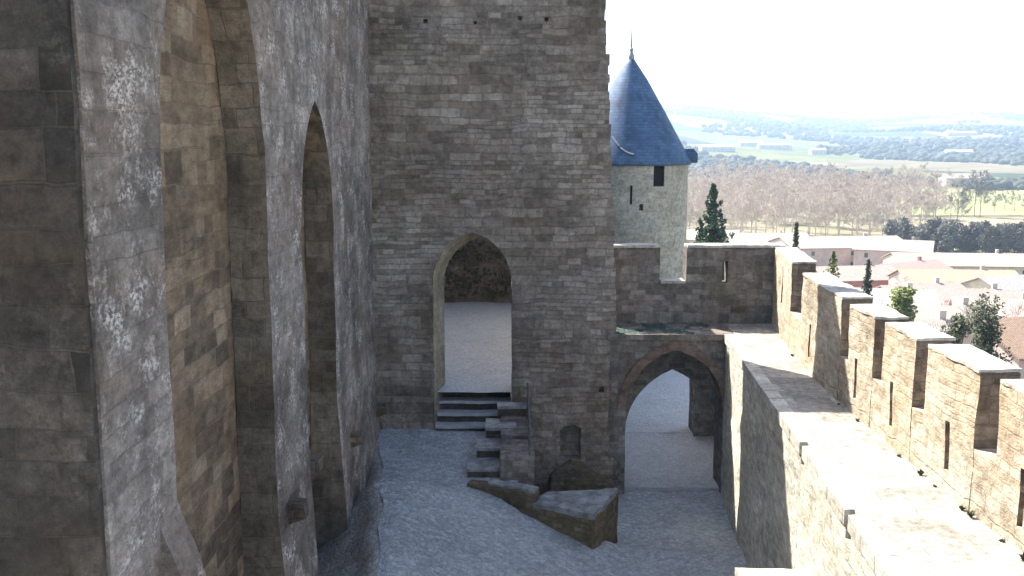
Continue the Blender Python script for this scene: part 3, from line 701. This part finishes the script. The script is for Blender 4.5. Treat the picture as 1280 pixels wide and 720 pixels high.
def bare_tree(name, H, Wd, twig, dens=1.0):
    """trunk and a winter crown of fine twigs"""
    t = bpy.data.objects.new(name, None); COL.objects.link(t)
    bt = bmesh.new(); tube(bt, [(0, 0, -1), (rnd.uniform(-.2, .2), 0, H * 0.35), (rnd.uniform(-.4, .4), 0.1, H * 0.8)], [H * 0.009, H * 0.007, H * 0.003], 5)
    build('trunk', bt, twig, t, uv=False, world=False)
    bm = bmesh.new()
    def br(p, d, l, w, lev):
        q = p + d * l; sd_ = d.orthogonal().normalized()
        sd_ = (Matrix.Rotation(rnd.uniform(0, 6.28), 3, d) @ sd_) * w
        bm.faces.new([bm.verts.new(x) for x in (p - sd_, p + sd_, q + sd_ * 0.5, q - sd_ * 0.5)])
        if lev == 0: return
        for k in range(int((6 if lev > 1 else 8) * dens)):
            tt = rnd.uniform(0.3, 1.0); nd = (d + Vector((rnd.gauss(0, .5), rnd.gauss(0, .5), rnd.gauss(0.15, .3)))).normalized()
            br(p + d * l * tt, nd, l * rnd.uniform(0.4, 0.65), max(w * 0.5, H * 0.0012), lev - 1)
    for k in range(int(17 * dens)):
        z = H * (0.14 + 0.72 * k / 17); a = rnd.uniform(0, 6.28); f = 1 - z / H
        d = Vector((math.cos(a) * 0.75, math.sin(a) * 0.75, rnd.uniform(0.55, 1.0))).normalized()
        br(Vector((0, 0, z)), d, Wd * (0.25 + 0.5 * f) * rnd.uniform(0.7, 1.1), H * 0.0024, 3)
    build('crown', bm, twig, t, uv=False, world=False); return t

def ground_at(px, Y): x = at(px, Y); return (x, Y, land(x, Y) - 0.1)

# evergreens near the rampart
x, zt = at(892, 70, 231); g = land(x, 70); spruce('spruce_tree', (x, 70, g), zt - g, 10.5, M['conifer'], 'tall dark green spruce rising behind the gateway battlements', dens=1.8)
x, zt = at(996, 95, 279); g = land(x, 95); spruce('cypress_tree', (x, 95, g), zt - g, 2.6, M['cypress'], 'thin dark cypress behind the far corner merlon')
x, zt = at(1042, 62, 316); g = land(x, 62); spruce('young_conifer', (x, 62, g), zt - g, 5.5, M['fresh'], 'yellow green young conifer just beyond the parapet')
x, zt = at(1086, 82, 325); g = land(x, 82); spruce('dark_conifer', (x, 82, g), zt - g, 4.2, M['cypress'], 'small dark conifer between the yellow green conifer and the blossom')
x, zt = at(1128, 75, 348); g = land(x, 75); bush_tree('leafy_tree', (x, 75, g), zt - g, 2.9, M['fresh'], 'bright green leafy tree above the parapet in front of pink roofs', n=5000, leaf=0.13, ncl=30)
x, zt = at(1196, 52, 384); g = land(x, 52); bush_tree('round_tree', (x, 52, g), zt - g, 1.9, M['olive'], 'round dark olive green tree just above the parapet', n=7000, leaf=0.09, ncl=36, col=True)
x, zt = at(1238, 50, 362); g = land(x, 50); bush_tree('olive_tree', (x, 50, g), zt - g, 2.4, M['olive'], 'tall loose olive tree at the right above the parapet', n=5200, leaf=0.09, ncl=40, col=True)
for k, (px, Y, y, w, lb) in enumerate(((1092, 60, 362, 2.6, 'white blossoming almond tree below the dark conifer'), (1108, 66, 372, 2.8, 'white blossoming almond tree left of the bright green tree'), (1158, 64, 385, 3.2, 'pale blossoming almond tree right of the bright green tree'))):
    x, zt = at(px, Y, y); g = land(x, Y); bush_tree('almond_tree', (x, Y, g), zt - g, w, M['blossom'], lb, group='blossoming almond trees below the rampart', n=2600, leaf=0.07, ncl=24)

# bare winter trees beyond the town
protos = [bare_tree('bare_tree', 22, 9, M['twig']), bare_tree('bare_tree', 24, 8, M['twig']), bare_tree('bare_tree', 20, 10, M['twig']), bare_tree('bare_tree', 25, 7, M['twig']), bare_tree('bare_tree', 21, 9, M['twig_dark'])]
used = set()
spots = []
for row, Y in enumerate((318, 350, 385, 425, 480, 540)):
    px = 852 + row * 5
    while px < (1130, 1175, 1215, 1250, 1085, 1060)[row]:
        spots.append((px + rnd.uniform(-5, 5), Y + rnd.uniform(-14, 14))); px += rnd.uniform(11, 17)
for px, Y in ((1250, 440), (1262, 470), (1275, 455), (1240, 520), (1290, 450), (1222, 600), (1205, 640)): spots.append((px, Y))
for k, (px, Y) in enumerate(spots):
    v = k % 4 if px < 1200 else 4
    o = protos[v] if v not in used else copy_tree(protos[v]); used.add(v)
    o.location = ground_at(px, Y); o.rotation_euler.z = rnd.uniform(0, 6.28); sc = rnd.uniform(0.78, 1.06) * (0.62 if px > 1180 and Y > 430 else 1); o.scale = (sc, sc, sc)
    tag(o, 'pinkish brown bare winter tree in the grove beyond the town' if px < 1200 else 'grey bare winter tree beside the green meadow', 'tree', 'bare trees in the grove beyond the town' if px < 1200 else 'bare trees beside the meadow')
# dark evergreen screen behind the roofs
hp = bush_tree('screen_tree', (0, 0, 0), 9.5, 7.5, M['darktree'], None, None, None, 0.36, 2600, 0.08, ncl=26)
for k in range(34):
    px = 1122 + k * 5.5 + rnd.uniform(-3, 3); o = hp if k == 0 else copy_tree(hp); o.location = ground_at(px, 292 + rnd.uniform(-8, 8)); o.rotation_euler.z = k; sc = rnd.uniform(0.75, 1.1); o.scale = (sc * rnd.uniform(.7, 1.1), sc * 0.9, sc)
    tag(o, 'dark grey green tree in the screen behind the pale roofs', 'tree', 'dark tree screen behind the roofs')

shrub = bush_tree('garden_shrub', (0, 0, 0), 3.4, 3.2, M['olive'], None, None, None, 0.17, 800, 0.15)
for k, (px, Y, sc) in enumerate(((1030, 150, 1), (1060, 140, 1.2), (1100, 150, .8), (1170, 150, 1), (1230, 142, 1.1), (1275, 128, 1), (1205, 108, .8), (1160, 112, .9), (1240, 92, .8), (1132, 102, .8), (1020, 205, 1.3), (1090, 215, 1.3), (1250, 190, 1.3), (1165, 205, 1))):
    o = shrub if k == 0 else copy_tree(shrub); o.location = ground_at(px, Y); o.rotation_euler.z = k * 1.7; o.scale = (sc, sc, sc * 1.2)
    tag(o, 'dull green shrub growing between the houses of the town', 'shrub', 'garden shrubs between the houses')
sb = bare_tree('small_bare_tree', 8.5, 5.5, M['twig_dark'], 0.9)
for k, (px, Y) in enumerate(((1243, 84), (1262, 90), (1178, 118), (1080, 130), (1012, 120), (1205, 150), (1140, 165), (1280, 140))):
    o = sb if k == 0 else copy_tree(sb); o.location = ground_at(px, Y); o.rotation_euler.z = k * 2.1
    tag(o, 'small bare grey tree standing among the town houses', 'tree', 'small bare trees among the houses')
# far woods that read as one mass
bm = bmesh.new()
tmp = bmesh.new(); bmesh.ops.create_icosphere(tmp, subdivisions=1, radius=1.0)
tv = [v.co.copy() for v in tmp.verts]; tf = [[v.index for v in f.verts] for f in tmp.faces]; tmp.free()
for k in range(9000):
    Y = 640 + 3800 * rnd.random() ** 1.5; x = at(rnd.uniform(780, 1420), Y)
    if Y < 850 and noise.noise(Vector((x / 60, Y / 60, 8))) < 0.1: continue
    if noise.noise(Vector((x / 260, Y / 420, 5))) < (-0.02 if Y > 900 else -0.2): continue
    r = rnd.uniform(2.6, 5.5) * (1 + Y / 3500); z = land(x, Y)
    vs = [bm.verts.new((x + c.x * r * rnd.uniform(.7, 1.2), Y + c.y * r * rnd.uniform(.7, 1.2), z + r * 0.45 + c.z * r * 0.75 * rnd.uniform(.7, 1.2))) for c in tv]
    for f in tf: bm.faces.new([vs[i] for i in f])
M['woods'] = plain('far_woodland', (0.07, 0.075, 0.065), 0.35, 0.02, 1.0, 0, 0, 0.2)
tag(build('far_woods', bm, M['woods'], None, uv=False, smooth=True), 'distant woods spread over the plain and hills', 'woods', kind='stuff')

# ------------------------------------------------------------------ houses
s = NT('roof_tiles'); uvn = s.n('TexCoord').outputs['UV']; oi = s.n('ObjectInfo').outputs['Random']; ob = s.n('TexCoord').outputs['Object']
def tiles(name, a, b):
    s = NT(name); uvn = s.n('TexCoord').outputs['UV']; ob = s.n('TexCoord').outputs['Object']
    w = s.n('TexWave', {'wave_type': 'BANDS', 'bands_direction': 'X'}, Vector=uvn, Scale=1.6, Distortion=0.6, Detail=2.0).outputs[1]
    c = s.mix(s.noise(ob, 0.7, 6, 0.65), a, b); c = s.mix(0.5, c, s.ramp(w, [(0.0, 0.5), (1.0, 1.25)]), 'MULTIPLY')
    c = s.mix(0.7, c, s.ramp(s.noise(ob, 5, 5), [(0.3, 0.7), (0.7, 1.3)]), 'MULTIPLY')
    c = s.mix(1.0, c, s.ramp(s.n('ObjectInfo').outputs['Random'], [(0.0, 0.68), (1.0, 1.12)]), 'MULTIPLY')
    return s.finish(c, 0.9, w, 0.5, 0.06)
bpy.data.materials.remove(s.m)
M['tile_pink'] = tiles('pink_roof_tiles', (0.35, 0.255, 0.215), (0.43, 0.35, 0.31))
M['tile_cream'] = tiles('cream_roof_tiles', (0.37, 0.3, 0.24), (0.44, 0.38, 0.32))
M['tile_orange'] = tiles('orange_roof_tiles', (0.35, 0.225, 0.15), (0.41, 0.3, 0.22))
M['tile_grey'] = tiles('grey_roof_tiles', (0.25, 0.24, 0.24), (0.34, 0.33, 0.33))
M['render_white'] = plain('white_render', (0.5, 0.45, 0.41), 0.1, 1); M['render_pink'] = plain('pink_render', (0.52, 0.41, 0.36), 0.12, 1)
M['render_cream'] = plain('cream_render', (0.55, 0.47, 0.36), 0.12, 1); M['render_red'] = plain('red_brick_wall', (0.36, 0.18, 0.155), 0.15, 1)
M['pane'] = plain('window_glass', (0.05, 0.055, 0.06), 0.1, 1, 0.15, 0, 0.5); M['frame'] = plain('window_surround', (0.5, 0.47, 0.42), 0.1, 2)

def house(px, Y, ridge_y, Wd, Dp, rz, wall, roof, label, wallh=None, rise=1.9, nwin=3, group='houses of the town below the rampart', name='house', chim=True, floors=2):
    x, zr = at(px, Y, ridge_y); g = land(x, Y) - 0.4; H = max(2.6, zr - rise - g)
    t = thing(name, (x, Y, g), label, 'house', group, R(rz))
    hw, hd = Wd / 2, Dp / 2
    bm = bmesh.new(); prism([(-hd, 0), (hd, 0), (hd, H), (0, H + rise * 0.97), (-hd, H)], 'X', -hw, hw, bm); w = build('wall', bm, M[wall], t, world=False)
    bm = bmesh.new(); o = 0.4; k = rise / hd; th = 0.16
    for sgn in (-1, 1):
        prism([(0, H + rise + 0.02), (sgn * (hd + o), H - k * o + 0.02), (sgn * (hd + o), H - k * o + th), (0, H + rise + th)], 'X', -hw - o, hw + o, bm)
    r = build('roof', bm, M[roof], t, world=False)
    if chim:
        bm = box(hw * 0.45, hw * 0.45 + 0.6, 0.2, 0.7, H + rise * 0.4, H + rise + 0.9); c = build('chimney', bm, M[wall], t, world=False); c.parent = r
    for f in range(floors):
        z = H - 1.9 - 2.7 * f
        if z < 0.6: break
        for i in range(nwin):
            cx = -hw + Wd * (i + 0.5) / nwin
            bm = box(cx - 0.55, cx + 0.55, -hd - 0.05, -hd - 0.003, z, z + 1.3); bm = cut(bm, [box(cx - 0.43, cx + 0.43, -hd - 1, -hd + 1, z + 0.12, z + 1.18)]); wn_ = build('window', bm, M['frame'], t, world=False)
            bm = box(cx - 0.43, cx + 0.43, -hd - 0.025, -hd - 0.004, z + 0.12, z + 1.18); p = build('pane', bm, M['pane'], t, world=False); p.parent = wn_
    return t

HS = [
 # px, Y, ridge row, width, depth, rot, wall, roof, label
 (1048, 250, 296, 30, 17, 6, 'render_pink', 'tile_pink', 'long farmhouse with a pale pink roof below the bare grove'),
 (1118, 240, 300, 17, 15, -24, 'render_pink', 'tile_pink', 'house with a pink roof and dark gable right of the long farmhouse'),
 (950, 262, 292, 24, 14, 4, 'render_cream', 'tile_pink', 'low house with a pinkish roof left of the thin cypress'),
 (884, 270, 288, 16, 13, -8, 'render_white', 'tile_cream', 'small pale house peeking out behind the round turret'),
 (1205, 215, 317, 30, 14, -5, 'render_cream', 'tile_cream', 'long house with a cream roof in front of the dark trees'),
 (1290, 225, 319, 18, 13, 12, 'render_cream', 'tile_cream', 'cream roofed house at the right edge by the dark trees'),
 (1135, 190, 328, 15, 11, 28, 'render_red', 'tile_pink', 'house with a red wall under a sharp pink gable'),
 (1195, 172, 338, 19, 12, -4, 'render_pink', 'tile_orange', 'house with a broad orange roof below the cream roofed house'),
 (1066, 185, 333, 15, 10, 10, 'render_red', 'tile_pink', 'house with a reddish wall behind the yellow green conifer'),
 (1268, 160, 345, 14, 10, 20, 'render_cream', 'tile_grey', 'house with a dull grey roof at the right edge'),
 (1150, 140, 356, 12, 9, 14, 'render_white', 'tile_pink', 'white walled house with a pink roof behind the leafy tree'),
 (1215, 128, 362, 11, 9, -12, 'render_white', 'tile_pink', 'white walled house with a small chimney below the orange roof'),
 (1182, 100, 384, 9, 8, 8, 'render_pink', 'tile_cream', 'pink walled house left of the round olive green tree'),
 (1252, 104, 375, 9, 8, -18, 'render_pink', 'tile_pink', 'pink house behind the loose olive tree'),
 (1110, 120, 362, 10, 8, -10, 'render_white', 'tile_cream', 'white house with a cream roof behind the almond blossom'),
 (1285, 74, 398, 8, 8, 14, 'render_pink', 'tile_orange', 'pink house nearest the parapet at the right edge'),
 (1222, 80, 408, 7, 7, -6, 'render_white', 'tile_cream', 'small white house between the two olive green trees'),
 (1150, 84, 402, 8, 7, 4, 'render_white', 'tile_pink', 'low white house just above the parapet'),
]
for h in HS: house(*h[:9])
# scattered buildings far across the plain
FAR = [
 (896, 900, 181, 34, 20, 2, 'render_white', 'tile_cream', 'white building far off just right of the turret eave'),
 (968, 950, 179, 36, 20, -4, 'render_white', 'tile_cream', 'white building on the far plain above the bare grove'),
 (1022, 880, 185, 16, 12, 8, 'render_white', 'tile_cream', 'small white house alone on the far plain'),
 (1200, 1900, 164, 45, 24, 2, 'render_pink', 'tile_pink', 'long pink building on the far hillside'),
 (1198, 1250, 187, 26, 18, -6, 'render_white', 'tile_grey', 'pale blue roofed building below the long pink building'),
 (1205, 820, 217, 34, 13, 10, 'render_white', 'tile_cream', 'pale farm building behind the green meadow'),
 (1236, 800, 224, 14, 9, -4, 'render_white', 'tile_cream', 'tiny white barn at the end of the green meadow'),
 (938, 1000, 176, 30, 16, 8, 'render_cream', 'tile_pink', 'faint pink roofed house left of the white far building'),
]
for h in FAR:
    Y = h[1]
    for q in range(700, 3600, 20):
        x_, z_ = at(h[0], q, h[2])
        if z_ - land(x_, q) < 9.5: Y = q; break
    h = (h[0], Y, h[2], h[3] * min(1.4, Y / 950) if Y > 950 else h[3], h[4]) + h[5:]
    house(*h[:9], group='buildings far across the plain', nwin=4, chim=False, rise=3)

# ------------------------------------------------------------------ air
bm = box(-7000, 7000, -7000, 7000, -60, 190)
hm = bpy.data.materials.new('haze_air'); hm.use_nodes = True; ht = hm.node_tree; ht.nodes.clear()
vo = ht.nodes.new('ShaderNodeVolumePrincipled'); vo.inputs['Density'].default_value = 0.00021; vo.inputs['Color'].default_value = (0.6, 0.78, 1, 1); vo.inputs['Anisotropy'].default_value = 0.35
mo = ht.nodes.new('ShaderNodeOutputMaterial'); ht.links.new(vo.outputs[0], mo.inputs['Volume'])
hz = build('haze', bm, hm, None, uv=False); tag(hz, kind='stuff')
